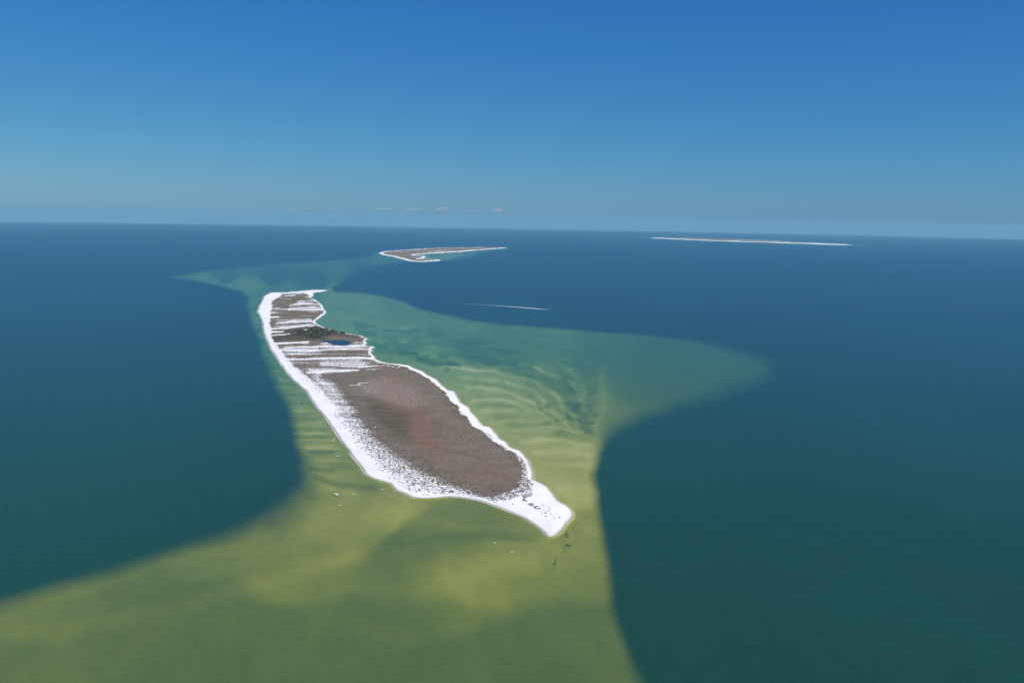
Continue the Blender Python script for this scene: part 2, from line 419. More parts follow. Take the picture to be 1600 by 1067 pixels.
# water: what it lets through depends on the depth of water below, the rest is its own body colour, plus the mirrored sky
def water_material(name, deep, green, bay, use_attr=True):
    n = NT(name)
    g = n.n('ShaderNodeNewGeometry')
    pos = g.outputs['Position']
    if use_attr:
        depth = n.attr('depth'); silt = n.attr('silt'); tannin = n.attr('tannin')
    else:
        depth = 6.0; silt = 0.0; tannin = 0.0
    chans = []
    for k, k2 in zip(K_WATER, K_TANNIN):
        kk = n.math('MULTIPLY_ADD', tannin, float(k - k2), -float(k))
        chans.append(n.math('EXPONENT', n.math('MULTIPLY', depth, kk)))
    cmb = n.n('ShaderNodeCombineXYZ')
    for i in range(3): n.put(cmb.inputs[i], chans[i])
    T = cmb.outputs[0]
    T2 = n.vmath('MULTIPLY', T, T)
    inv = n.vmath('SUBTRACT', (1, 1, 1), T2)
    patch = n.noise(n.pos(1 / 900, 1 / 2500, 0), 1.0, 3)
    dcol = n.mix(n.ramp(patch, .3, .7), tuple(v * .9 for v in deep), tuple(v * 1.1 for v in deep))
    body = n.mix(silt, dcol, n.mix(tannin, bay, green))
    # wind ripples: short crests running obliquely
    rot = n.n('ShaderNodeVectorRotate', rotation_type='Z_AXIS'); n.put(rot.inputs['Vector'], pos); n.put(rot.inputs['Angle'], math.radians(35))
    rp = n.vmath('MULTIPLY', rot.outputs[0], (1 / 34, 1 / 9, 0))
    r1 = n.noise(rp, 1.0, 3, .6)
    r2 = n.noise(n.vmath('MULTIPLY', rot.outputs[0], (1 / 120, 1 / 45, 0)), 1.0, 2)
    hgt = n.math('ADD', n.math('MULTIPLY', r1, 1.0), n.math('MULTIPLY', r2, 1.6))
    bump = n.n('ShaderNodeBump'); n.put(bump.inputs['Strength'], .7); n.put(bump.inputs['Distance'], 6.5); n.put(bump.inputs['Height'], hgt)
    dif = n.n('ShaderNodeBsdfDiffuse'); n.put(dif.inputs['Color'], n.vmath('MULTIPLY', body, inv)); n.put(dif.inputs['Normal'], bump.outputs[0])
    tr = n.n('ShaderNodeBsdfTransparent'); n.put(tr.inputs['Color'], T)
    add = n.n('ShaderNodeAddShader'); n.t.links.new(dif.outputs[0], add.inputs[0]); n.t.links.new(tr.outputs[0], add.inputs[1])
    gl = n.n('ShaderNodeBsdfGlossy', distribution='BECKMANN'); n.put(gl.inputs['Roughness'], .42); n.put(gl.inputs['Color'], (1, 1, 1)); n.put(gl.inputs['Normal'], bump.outputs[0])
    c = n.vmath('DOT_PRODUCT', g.outputs['Incoming'], g.outputs['Normal'], out=1)
    ce = n.math('SQRT', n.math('ADD', n.math('MULTIPLY', c, c), (.10 ** 2)))     # rough sea: facets lean towards the viewer
    fr = n.math('MULTIPLY_ADD', n.math('POWER', n.math('SUBTRACT', 1.0, ce, clamp=True), 6.0), .98, .02)
    mx = n.n('ShaderNodeMixShader'); n.put(mx.inputs[0], fr)
    n.t.links.new(add.outputs[0], mx.inputs[1]); n.t.links.new(gl.outputs[0], mx.inputs[2])
    return n.done(mx.outputs[0])

# ------------------------------------------------------------------ sea and sea bed: one polar sheet each, finer where the view needs it
def ring_radii(step_px, r_far_fine, r_end, coarse):
    f = FOCAL * .64
    out = [0.0, 150.0, 300.0, 450.0, 560.0]
    d = math.radians(33.5)
    while True:
        # depression angle d -> range on the curved sea
        a = 1 / (2 * EARTH); t = math.tan(d)
        r = (t - math.sqrt(max(t * t - 4 * a * CAM_H, 0))) / (2 * a) if t * t > 4 * a * CAM_H else 1e9
        if r > r_far_fine: break
        out.append(r); d -= step_px / f
    k = int(coarse)
    last = out[-1]
    for i in range(1, k + 1):
        out.append(last * (r_end / last) ** (i / k))
    return np.array(out)

def angles(step_px, half_deg=38.0, coarse_deg=5.0):
    f = FOCAL * .64
    h = math.radians(half_deg)
    n = int(2 * h * f / step_px)
    fine = np.linspace(-h, h, n)
    m_ = int((360 - 2 * half_deg) / coarse_deg)
    rest = np.linspace(h, 2 * math.pi - h, m_ + 1)[1:-1]
    return np.concatenate([fine, rest])

def polar_sheet(radii, ang):
    A, Rr = np.meshgrid(ang, radii)
    x = (Rr * np.sin(A)).ravel(); y = (Rr * np.cos(A)).ravel()
    nr, na = len(radii), len(ang)
    i, j = np.meshgrid(np.arange(nr - 1), np.arange(na), indexing='ij')
    j2 = (j + 1) % na
    q = np.stack([i * na + j, (i + 1) * na + j, (i + 1) * na + j2, i * na + j2], -1).reshape(-1, 4)[:, ::-1]
    q = q[(i.ravel() > 0)] if False else q
    return x, y, q

x, y, q = polar_sheet(ring_radii(1.35, 30000, 86000, 26), angles(1.35))
dep, silt, tan = bathymetry(x, y)
sea_me = fast_mesh('sea', np.stack([x, y, earth_z(x, y)], 1), quads=q, attrs={'depth': dep, 'silt': silt, 'tannin': tan})
SEA_MAT = water_material('sea_water', (.0095, .054, .035), (.036, .090, .036), (.026, .086, .046))
sea = tag(link('sea', sea_me, SEA_MAT), 'open blue green sea reaching the horizon around the islands', 'sea', kind='structure')

x, y, q = polar_sheet(ring_radii(1.9, 14000, 86000, 14), angles(1.9))
dep, silt, tan = bathymetry(x, y)
bed_me = fast_mesh('seabed', np.stack([x, y, earth_z(x, y) - .3 - 3.2 * (1 - np.exp(-dep / 3.2))], 1), quads=q, attrs={'depth': dep})
n = NT('seabed_sand')
p = n.pos()
c = n.mix(n.noise(n.pos(1 / 40, 1 / 90, 0), 1.0, 4), (.60, .56, .44), (.72, .68, .55))
n.principled(c, .95, Specular_IOR_Level=.0)
bed = tag(link('seabed', bed_me, n.m), 'pale sandy sea bed seen through the shallow green water', 'seabed', kind='structure')

# ------------------------------------------------------------------ land
# vegetation cover of the main island: regions painted over each other, (value, corners with edge softness)
VEG = [
 (.63, [(425,470,3),(440,462,2),(484,462,2),(500,474,2),(506,488,1.5),(492,500,1.5),(495,508,1),(570,527,1.5),(578,545,1.5),(580,556,2),(590,566,1.5),(640,575,1.5),(600,640,10),(545,655,10),
        (500,610,8),(470,585,6),(446,562,5),(428,535,3),(421,505,3)]),
 (.47, [(520,590,10),(560,580,6),(620,650,10),(720,740,10),(780,772,4),(760,783,3),(720,776,4),(690,773,7),(660,768,8),(630,758,8),(600,735,8),(570,705,8),(545,670,8),(520,635,8),(498,600,6),(480,575,6),(500,575,6)]),
 (.74, [(440,459,2),(475,458,1),(483,461,1),(478,464,1),(466,470,1.5),(452,478,1.5),(450,482,1.5),(438,484,4),(436,476,5),(434,468,5)]),
 (.45, [(467,470,1),(482,467,1),(498,474,1),(503,478.5,1),(470,478,1),(458,477,1)]),
 (.40, [(452,480,.8),(507,480,.8),(508,486,.8),(450,486.5,.8)]),
 (.72, [(434,488.5,4),(470,487,1),(506,487.5,.8),(497,495,1.2),(488,499,2),(462,497,1.5),(440,500,3)]),
 (.40, [(432,501,2),(485,498,1.2),(490,504,1),(485,508,1),(424,514,1)]),
 (.86, [(421,524,2),(440,517,1.2),(470,512.5,.8),(505,511.5,.6),(523,516.8,.6),(545,522,.6),(562,525,.8),(574,529,1),(566,531.5,.8),(545,531,.6),(520,530.3,.6),(498,532,1),(470,533.5,1),(430,535,2)]),
 (.68, [(500,542.5,1),(545,543,.8),(578,541.5,1),(581,548,1.5),(560,552,2),(520,553,3),(495,549,4)]),
 (.57, [(440,545,3),(495,543,2),(505,553,2),(460,557,3)]),
 (.62, [(455,556,2),(500,554,1.5),(545,554,2),(575,555,3),(540,560,1.5),(480,562,2)]),
 (.47, [(500,565,3),(560,562,3),(578,568,3),(560,578,3),(500,581,3)]),
 (.88, [(505,590,10),(540,584,6),(575,577,2),(598,568.5,1.5),(625,571.8,1.2),(645,579,1.2),(665,588.5,1.2),(682,602,1.2),(697,615,1.5),(702,626,1.8),(714,633,1.8),(720,645,1.8),(728,653,1.8),(736,664,2),(755,677,4),(773,689,4),(790,702,4.5),
        (805,706.5,3),(816,717,6),(822,735,9),(828,750,9),(822,764,9),(805,771,8),(786,777,6),(766,776,5),(745,769,8),(715,758,12),(685,746,14),(655,733,15),(625,713,15),(598,692,15),(575,668,15),(556,640,15),(540,615,12),(522,598,8)]),
 (1.0, [(575,592,8),(610,576,5),(640,582,4),(668,597,4),(690,618,5),(712,646,6),(750,680,6),(790,710,5),(812,728,8),(812,752,8),(790,765,8),(755,758,10),(700,735,10),(650,712,12),(610,680,12),(585,650,12),(565,620,10)]),

 (.50, [(808,711,3),(826,721,2),(833,742,2),(829,768,3),(802,780,3),(764,785,2),(757,779,3),(785,774,3),(806,763,3),(815,742,3)]),
]
VEG_STROKES = [ # bare or grown streaks between the dune ridges: polyline, half width, change of cover
 ([(424,519.8),(442,518.8)],.8,-0.72),([(424,525),(452,522.2)],.9,-0.72),([(462,516.5),(482,515.2)],.5,-0.58),([(424,514.5),(455,511.5),(490,509)],.9,-0.58),([(424,509),(470,505.5),(488,505)],.7,.8),([(424,513),(452,511)],.6,.5),
 ([(424,503),(455,501)],.6,.6),([(425,537),(450,536),(482,534.8)],1.1,-0.65),([(440,540.5),(500,537.5)],.8,.7),([(445,544),(500,542.2),(545,541),(574,541)],.7,-0.72),([(470,538.8),(515,536.8)],.6,-.6),
 ([(465,559),(490,557),(545,556.5)],1.0,.5),([(440,563),(500,561),(560,559.5),(590,561)],1.2,-.5),([(460,572),(520,574),(560,577),(600,573)],1.0,.35),([(480,583),(520,581),(560,579)],1.0,-.45),
 ([(440,468),(455,467)],.6,-.3),([(445,463),(462,462)],.6,-.4),([(425,475),(436,474)],.6,.5),([(425,480),(438,479.5)],.6,.4),([(424,492),(440,491)],.7,.4),([(424,496),(436,495)],.7,-.3),
 ([(470,476.8),(502,477.6)],.6,.5),([(478,471.5),(500,474)],.5,.3),([(505,587),(540,584)],1,.2),([(560,575),(600,571.5),(620,575),(632,572)],.7,-.55),([(570,578),(600,577)],.6,-.5),
 ([(470,550),(500,548),(540,547)],.7,-.35),([(586,667.5),(612,667)],.7,-.42),([(605,681),(622,680)],.7,-.4),([(560,600),(578,598)],1.2,-.45),([(545,603),(565,603)],1,-.5),
 ([(703,683),(716,681),(730,686),(738,690)],1.5,-.4),([(835,786),(845,792)],1,.0)]

def land_grid(W, pad_m, step_px):
    """Polar grid patch (fine as the view needs) that covers the outline W and a skirt of pad_m."""
    f = FOCAL * .64
    r = np.hypot(W[:, 0], W[:, 1]); a = np.arctan2(W[:, 0], W[:, 1])
    r0, r1 = r.min() - pad_m, r.max() + pad_m
    d0 = CAM_H / r0 + r0 / (2 * EARTH); d1 = CAM_H / r1 + r1 / (2 * EARTH)
    nr = int((d0 - d1) * f / step_px) + 2
    dd = np.linspace(d0, d1, nr)
    radii = (dd - np.sqrt(np.maximum(dd * dd - 2 * CAM_H / EARTH, 0))) * EARTH
    am = pad_m / r.min()
    na = int((a.max() - a.min() + 2 * am) * f / step_px) + 2
    ang = np.linspace(a.min() - am, a.max() + am, na)
    A, R_ = np.meshgrid(ang, radii)
    i, j = np.meshgrid(np.arange(nr - 1), np.arange(na - 1), indexing='ij')
    q = np.stack([i * na + j, i * na + j + 1, (i + 1) * na + j + 1, (i + 1) * na + j], -1).reshape(-1, 4)
    return (R_ * np.sin(A)).ravel(), (R_ * np.cos(A)).ravel(), q

def compact(x, y, q, keep):
    k = keep[q].any(1)
    q = q[k]
    used = np.unique(q)
    mp = np.zeros(len(x), int); mp[used] = np.arange(len(used))
    return used, mp[q]

def veg_cover(cx, cy, x, y):
    v = np.zeros(cx.shape)
    ez = np.clip((cy - 560) / 120, 0, 1)
    qx = cx + (vnoise(x / 14, y / 30) - .5) * 2.2 + (vnoise(x / 5, y / 12) - .5) * 1.0 + ez * ((vnoise(x / 60 + 9, y / 22) - .5) * 9 + (vnoise(x / 20, y / 9 + 5) - .5) * 5)
    qy = cy + (vnoise(x / 22 + 30, y / 40) - .5) * 1.0
    for val, pts in VEG:
        mm = soft_region(qx, qy, pts)
        v = v * (1 - mm) + val * mm
    for pts, wd, g in VEG_STROKES:
        v = v + g * stroke(qx, qy, pts, wd)
    north = np.maximum(np.clip((575 - cy) / 30, 0, 1), .45 * np.clip((690 - cy) / 60, 0, 1) * np.clip((cx - 440) / 20, 0, 1) * np.clip((x * 0 + 600 - cx + (cy - 600) * .8) / 40, 0, 1))
    band = vnoise(x / 170 + y / 900, y / 16.0) - .5
    v = v + north * band * .55 * (v > .03)
    return np.clip(v, 0, 1)

def main_height(x, y, sd, veg):
    h = np.where(sd > 0, np.minimum(sd * .045, 1.3), np.maximum(sd * .42, -4.5))
    up = smooth(sd / 25)
    h = h + up * ((fbm(x / 60, y / 22, 4) - .4) * 1.1 + veg * .25)
    return h

SHORE = roughen(W_MAIN)
def main_sd(x, y): return poly_sd(x, y, W_MAIN)

x, y, q = land_grid(W_MAIN, 40, .8)
sd = main_sd(x, y)
sd = sd + (fbm(x / 18, y / 40, 3) - .5) * 5 * np.clip(1 - np.abs(sd) / 30, 0, 1)
used, q2 = compact(x, y, q, sd > -10)
x = x[used]; y = y[used]; sd = sd[used]
cx, cy = chart(x, y)
veg = veg_cover(cx, cy, x, y) * smooth((sd - 4) / 8)
h = main_height(x, y, sd, veg)
psd = poly_sd(x, y, W_POND)
h = np.where(psd > -30, np.minimum(h, .9), h)
h = h - smooth((psd + 12) / 20) * (h + .6)
veg = np.maximum(veg, .8 * smooth((psd + 16) / 8) * smooth((sd - 14) / 10))
red = np.clip(soft_region(cx, cy, [(600,590,14),(640,598,10),(665,622,12),(660,640,12),(690,690,16),(690,720,14),(650,700,16),(600,650,16),(590,620,12)]) * 1.0
      + .5 * soft_region(cx, cy, [(720,725,12),(790,730,12),(800,760,8),(740,755,12)]), 0, 1)
pale = soft_region(cx, cy, [(565,600,8),(600,590,8),(650,605,12),(668,630,10),(645,640,8),(600,628,10),(570,612,6)]) + .6 * soft_region(cx, cy, [(552,608,4),(600,604,6),(595,616,4),(555,616,4)])
green = np.maximum(soft_region(cx, cy, [(420,522,4),(462,513,2),(512,514,2),(530,520,4),(505,532,3),(430,534,4)]),
                   .7 * soft_region(cx, cy, [(570,625,10),(600,632,10),(640,650,14),(640,690,14),(610,680,10),(580,650,10)]))
green = np.maximum(green, soft_region(cx, cy, [(505,512,1),(565,525,1),(560,529,1),(505,524,2)]) * .8)
wet = (1 - smooth((sd - 1.0) / 4.5)) * smooth((sd + 2.5) / 2.5)
MAIN_ATTR = {'veg': veg, 'red': red, 'green': green, 'pale': np.clip(pale, 0, 1), 'wet': wet}
isl_me = fast_mesh('barrier_island', np.stack([x, y, earth_z(x, y) + h], 1), quads=q2, attrs=MAIN_ATTR)

def land_material(name, grain=1.0):
    n = NT(name)
    veg = n.attr('veg'); red = n.attr('red'); green = n.attr('green'); pale = n.attr('pale'); wet = n.attr('wet')
    n1 = n.noise(n.pos(1 / (5 * grain), 1 / (7 * grain), 0), 1.0, 4, .65)
    n2 = n.noise(n.pos(1 / (45 * grain), 1 / (40 * grain), 0), 1.0, 4, .6)
    n3 = n.noise(n.pos(1 / (2.2 * grain), 1 / (3 * grain), 0), 1.0, 2, .6)
    n4 = n.noise(n.pos(1 / (60 * grain), 1 / (18 * grain), .01), 1.0, 4, .6)
    lvl = n.math('ADD', veg, n.math('MULTIPLY', n.math('SUBTRACT', n1, .5), 1.15))
    cover = n.ramp(lvl, .42, .62)
    brown = n.mix(n.ramp(n2, .35, .65), (.118, .093, .063), (.172, .137, .100))
    brown = n.mix(n.ramp(n3, .42, .62, 0, .75), brown, (.25, .205, .165))
    brown = n.mix(n.ramp(n1, .54, .70, 0, .75), brown, (.070, .056, .042))
    brown = n.mix(n.ramp(n4, .52, .75, 0, .55), brown, (.085, .068, .05))
    rc = n.mix(n.ramp(n1, .35, .65), (.155, .072, .050), (.225, .120, .086))
    brown = n.mix(n.math('MULTIPLY', n.math('MULTIPLY', red, n.ramp(n4, .33, .60, .3, 1.0)), n.ramp(n2, .38, .60, .35, 1.0)), brown, rc)
    pc = n.mix(n.ramp(n3, .35, .65), (.27, .235, .19), (.42, .385, .33))
    brown = n.mix(n.math('MULTIPLY', pale, n.ramp(n1, .42, .62, .03, .72)), brown, pc)
    gc = n.mix(n.ramp(n1, .35, .7), (.032, .042, .024), (.080, .082, .045))
    brown = n.mix(n.math('MULTIPLY', green, n.ramp(n4, .3, .6, .35, .95)), brown, gc)
    sand = n.mix(n.ramp(n2, .3, .7), (.73, .725, .715), (.82, .815, .805))
    sand = n.mix(wet, sand, (.46, .38, .36))
    c = n.mix(cover, sand, brown)
    b = n.n('ShaderNodeBump'); n.put(b.inputs['Strength'], .6); n.put(b.inputs['Distance'], .8); n.put(b.inputs['Height'], n.math('MULTIPLY', n1, cover))
    pr = n.principled(c, .95, Specular_IOR_Level=.0)
    n.t.links.new(b.outputs[0], pr.inputs['Normal'])
    return n.m
LAND_MAT = land_material('dune_land')
isl = tag(link('barrier_island', isl_me, LAND_MAT), 'long white sand island with brown scrub in the middle of the view', 'island', kind='structure')

# pond on the main island
def plate(name, W, z, mat, step=None):
    P = W[::-1] if np.cross(W[1] - W[0], W[2] - W[1]) < 0 else W
    me = bpy.data.meshes.new(name)
    zz = earth_z(P[:, 0], P[:, 1]) + z
    me.from_pydata([(a, b, c) for (a, b), c in zip(P, zz)], [], [list(range(len(P)))])
    me.update()
    if me.polygons[0].normal.z < 0:
        me.flip_normals()
    return link(name, me, mat)
cpond = W_POND.mean(0)
POND_MAT = water_material('pond_water', (.010, .020, .034), (.010, .020, .034), (.010, .020, .034), use_attr=False)
tag(plate('pond', cpond + (W_POND - cpond) * .97, .28, POND_MAT), 'dark blue pond among the scrub near the green grove', 'pond', kind='structure')

# second and third islands
def simple_island(name, W, step, rim, cells, label, vegpoly=None, grain=4.0, inset=.55):
    x, y, q = land_grid(W, rim * 2.0, step)
    sd = poly_sd(x, y, W)
    sd = sd + (fbm(x / 90, y / 300, 3) - .5) * rim * .6
    used, q2 = compact(x, y, q, sd > -rim * .5)
    x, y, sd = x[used], y[used], sd[used]
    cx, cy = chart(x, y)
    v = smooth((sd - rim * inset) / (rim * .9))
    if vegpoly is not None:
        v = v * vegpoly(cx, cy, x, y)
    v = v * (.6 + .7 * (fbm(x / 200, y / 500, 3) - .4))
    h = np.where(sd > 0, np.minimum(sd * .02, 2.0), np.maximum(sd * .02, -2)) + smooth(sd / rim) * (fbm(x / 150, y / 150, 3) * 1.5 + v * 2.0)
    z = np.zeros_like(x)
    me = fast_mesh(name, np.stack([x, y, earth_z(x, y) + h], 1), quads=q2,
                   attrs={'veg': np.clip(v * 1.15, 0, 1), 'red': z + .25, 'green': z, 'pale': z + .3 + .4 * (fbm(x / 300, y / 700) > .52), 'wet': z})
    return tag(link(name, me, land_material(name + '_land', grain)), label, 'island', kind='structure')
simple_island('barrier_island', W_SECOND, .45, 38.0, None, 'smaller scrub covered island with white rim and hooked bay beyond the long one')
LOW = np.array([(1009,372.2),(1050,373.7),(1100,375.8),(1150,377.6),(1200,379.0),(1250,380.7),(1310,382.7),(1333,382.9)])
simple_island('barrier_island', W_THIRD, .4, 100.0, None, 'thin far island with white beach line near the horizon at right', inset=.2,
              vegpoly=lambda cx, cy, x, y: smooth((np.interp(cx, LOW[:, 0], LOW[:, 1]) - cy - .45) / .5) * np.clip((1300 - cx) / 60, .3, 1) * .55 + .45, grain=8.0)

# far low mainland coast on the horizon
def far_coast(name, px0, px1, rng_m, hgt, label):
    pts = []; N = 60
    r0, r1 = rng_m - 1500, rng_m + 1500
    co = []; fa = []
    for i in range(N + 1):
        t = i / N
        b = math.atan((px0 + (px1 - px0) * t - 800) / FOCAL)
        hh = hgt * (0.35 + .65 * float(vnoise(np.array([t * 9.0]), np.array([3.3 + px0]))[0])) * min(1, 6 * t + .1, 6 * (1 - t) + .1)
        for (rr, z) in ((r0 - 400, -3), (r0, 4), (r0 + 60, 5), (r0 + 200, hh), (r1, hh * .9), (r1 + 300, -3)):
            X = rr * math.sin(b); Y = rr * math.cos(b)
            co.append((X, Y, float(earth_z(X, Y)) + z))
    for i in range(N):
        for j in range(5):
            a = i * 6 + j
            fa.append((a, a + 6, a + 7, a + 1))
    me = fast_mesh(name, co, quads=np.array(fa))
    n = NT(name + '_land')
    g = n.n('ShaderNodeNewGeometry')
    c = n.mix(n.noise(n.pos(1 / 900, 1 / 900, 0), 1.0, 3), (.09, .10, .07), (.40, .38, .34))
    n.principled(c, .95, Specular_IOR_Level=0.0)
    o = tag(link(name, me, n.m), label, 'coast', kind='structure')
    return o
far_coast('mainland_coast', 1370, 1720, 62000, 38, 'faint low mainland coast on the right horizon')
far_coast('mainland_coast', -130, 90, 66000, 26, 'faint low mainland coast on the left horizon')

print('verts', sum(len(o.data.vertices) for o in COL.objects if o.type == 'MESH'))

# ------------------------------------------------------------------ plants
class Surface:
    """Height of the main island at a point (metres above the sea)."""
    def __call__(self, X, Y):
        sd = main_sd(X, Y)
        cx, cy = chart(X, Y)
        v = veg_cover(cx, cy, X, Y) * smooth((sd - 4) / 8)
        h = main_height(X, Y, sd, v)
        ps = poly_sd(X, Y, W_POND)
        h = np.where(ps > -30, np.minimum(h, .9), h)
        h = h - smooth((ps + 12) / 20) * (h + .6)
        return sd, cx, cy, v, h, ps
surface = Surface()

def blob(rad, hgt, seed, rings=3, segs=6, jag=.28):
    """Low irregular bush: a lumpy dome, about 30 triangles."""
    r = np.random.default_rng(seed)
    co = []; fa = []
    for i in range(rings):
        t = i / rings
        for j in range(segs):
            a = 2 * math.pi * (j + .5 * (i % 2)) / segs
            k = 1 + (r.random() - .5) * 2 * jag
            rr = rad * k * math.cos(t * 1.35) * (1.0 if i else .85)
            co.append((rr * math.cos(a), rr * math.sin(a), hgt * (math.sin(t * 1.45) * (1 + (r.random() - .5) * jag) - (.12 if i == 0 else 0))))
    co.append((rad * (r.random() - .5) * .3, rad * (r.random() - .5) * .3, hgt))
    for i in range(rings - 1):
        for j in range(segs):
            a = i * segs + j; b = i * segs + (j + 1) % segs
            c_ = (i + 1) * segs + j; d_ = (i + 1) * segs + (j + 1) % segs
            if i % 2 == 0: fa += [(a, b, c_), (b, d_, c_)]
            else: fa += [(a, b, d_), (a, d_, c_)]
    top = len(co) - 1
    for j in range(segs):
        fa.append(((rings - 1) * segs + j, (rings - 1) * segs + (j + 1) % segs, top))
    return np.array(co), np.array(fa)

def plant_mat(name, a, b, c_):
    n = NT(name)
    oi = n.n('ShaderNodeObjectInfo')
    n1 = n.noise(n.pos(.35, .35, .35), 1.0, 3)
    n2 = n.noise(n.pos(.05, .05, .05), 1.0, 2)
    c = n.mix(n.ramp(n1, .35, .65), a, b)
    c = n.mix(n.ramp(n2, .5, .7), c, c_)
    n.principled(c, .9, Specular_IOR_Level=.1)
    return n.m
SHRUB_MAT = plant_mat('shrub_foliage', (.078, .064, .052), (.130, .104, .085), (.095, .092, .062))
TUFT_MAT = plant_mat('dune_grass_blades', (.10, .075, .055), (.19, .145, .115), (.14, .115, .07))
TREE_MAT = plant_mat('tree_leaves', (.032, .044, .024), (.075, .085, .042), (.055, .060, .034))
BARK_MAT = flat_mat('bark', (.12, .09, .07), .9, .1)
SAGE_MAT = plant_mat('sage_foliage', (.10, .105, .072), (.19, .19, .135), (.13, .135, .09))

# candidate spots on the island
N = 120000
bx0, bx1 = W_MAIN[:, 0].min(), W_MAIN[:, 0].max(); by0, by1 = W_MAIN[:, 1].min(), W_MAIN[:, 1].max()
X = bx0 + rng.random(N) * (bx1 - bx0); Y = by0 + rng.random(N) * (by1 - by0)
XN = -420 + rng.random(60000) * 640; YN = 1280 + rng.random(60000) * 900
X = np.concatenate([X, XN]); Y = np.concatenate([Y, YN]); NEARB = np.arange(len(X)) >= N
sd, cx, cy, vv, hh, ps = surface(X, Y)
ok = (sd > 9) & (ps < -9) & (hh > .3)
scr = 4 * vv * (1 - vv) * .9 + (vv > .75) * .012
spread = soft_region(cx, cy, [(500,600,6),(600,720,10),(690,765,5),(760,784,3),(835,770,4),(828,735,4),(820,760,6),(770,776,4),(700,768,5),(620,745,5),(560,690,6),(520,640,6)])
scr = np.maximum(scr, spread * .05)
fringe = soft_region(cx, cy, [(812,708,2),(830,724,2),(834,748,2),(830,770,3),(800,782,3),(762,786,3),(756,778,3),(790,772,5),(812,758,6),(820,738,6)])
scr = np.maximum(scr, fringe * (vv < .7) * .55)
scr = np.where(NEARB & (fringe < .3), scr * .5, scr)
pick = ok & (rng.random(len(X)) < scr)
PX_, PY_, PH_, FR_ = X[pick], Y[pick], hh[pick], fringe[pick]
size = .6 + 1.15 * rng.random(len(PX_)) ** 2
order = np.argsort(np.hypot(PX_, PY_) / size)
PX_, PY_, PH_, FR_, size = PX_[order], PY_[order], PH_[order], FR_[order], size[order]
print('shrubs', len(PX_))
SHRUB_V = []
for k in range(6):
    co, fa = blob(1.0, .62, 100 + k)
    me = fast_mesh('shrub', co, tris=fa, smooth_=False); me.materials.append(SHRUB_MAT); SHRUB_V.append((me, co, fa))
def place(name, me, x_, y_, z_, s_, rz, sz=None):
    o = bpy.data.objects.new(name, me)
    o.location = (x_, y_, float(earth_z(x_, y_)) + z_); o.rotation_euler = (0, 0, rz)
    o.scale = (s_, s_ * (.8 + .4 * random.random()), sz or s_)
    COL.objects.link(o)
    return o
# on the bare spit at the near end: single shrubs one can point at
SPIT = [(850,797),(852,803),(853,808),(856,800),(857,793),(861,804),(865,807),(866,811),(869,804),(874,809),(859,797),(848,790),(846,804),(801,789)]
for (px_, py_) in SPIT:
    g = ground([(px_, py_)])[0]
    h_ = float(surface(np.array([g[0]]), np.array([g[1]]))[4][0])
    s_ = 1.0 + random.random() * 1.0
    tag(place('dune_shrub', random.choice(SHRUB_V)[0], g[0], g[1], h_, s_, random.random() * 6), 'small lone dark shrub on the bare white sand spit', 'shrub', 'lone shrubs on the bare spit')
NEAR = 286
for i in range(NEAR):
    east = FR_[i] > .3
    tag(place('dune_shrub', SHRUB_V[i % 6][0], PX_[i], PY_[i], PH_[i], size[i], random.random() * 6),
        'low dark dune shrub in the clumped fringe where the brown scrub meets the spit' if east else 'low dark dune shrub scattered on white sand along the southern beach',
        'shrub', 'shrubs of the fringe by the spit' if east else 'shrubs scattered above the southern beach')

def merged(name, spots, protos, mat):
    """Many small plants as one mesh: (x, y, z, size, height factor)."""
    cs = []; fs = []; off = 0
    for i, (x_, y_, z_, s_, hz) in enumerate(spots):
        co, fa = protos[i % len(protos)]
        a = rng.random() * 6.28
        ca, sa = math.cos(a) * s_, math.sin(a) * s_
        c2 = np.stack([co[:, 0] * ca - co[:, 1] * sa + x_, co[:, 0] * sa + co[:, 1] * ca + y_, co[:, 2] * s_ * hz + z_ + float(earth_z(x_, y_))], 1)
        cs.append(c2); fs.append(fa + off); off += len(co)
    me = fast_mesh(name, np.concatenate(cs), tris=np.concatenate(fs), smooth_=False)
    return link(name, me, mat)
rest = [(PX_[i], PY_[i], PH_[i], size[i], 1.0) for i in range(NEAR, len(PX_))]
tag(merged('dune_scrub', rest, [blob(1.0, .6, 300 + k, 2, 6) for k in range(5)], SHRUB_MAT), 'countless small dark shrubs dotting the white dunes', 'scrub', kind='stuff')

# tussocks of the dense brown cover
def tuft(seed):
    r = np.random.default_rng(seed); co = []; fa = []
    for k in range(5):
        a = r.random() * 6.28; d = .25 + r.random() * .75; w_ = .25
        bx, by = math.cos(a) * d * .4, math.sin(a) * d * .4
        co += [(bx - math.sin(a) * w_, by + math.cos(a) * w_, -.05), (bx + math.sin(a) * w_, by - math.cos(a) * w_, -.05), (math.cos(a) * d, math.sin(a) * d, .5 + r.random() * .5)]
        fa.append((3 * k, 3 * k + 1, 3 * k + 2))
    return np.array(co), np.array(fa)
N = 90000
X = bx0 + rng.random(N) * (bx1 - bx0); Y = by0 + rng.random(N) * (by1 - by0)
sd, cx, cy, vv, hh, ps = surface(X, Y)
ok = (sd > 10) & (ps < -10) & (rng.random(N) < (vv > .6) * .9)
tf = [(a, b, c_, 1.0 + rng.random() * 1.3, .55) for a, b, c_ in zip(X[ok], Y[ok], hh[ok])]
print('tussocks', len(tf))
tag(merged('dune_grass', tf, [tuft(500 + k) for k in range(6)], TUFT_MAT), 'dense brown dune grass covering the middle of the island', 'grass', kind='stuff')

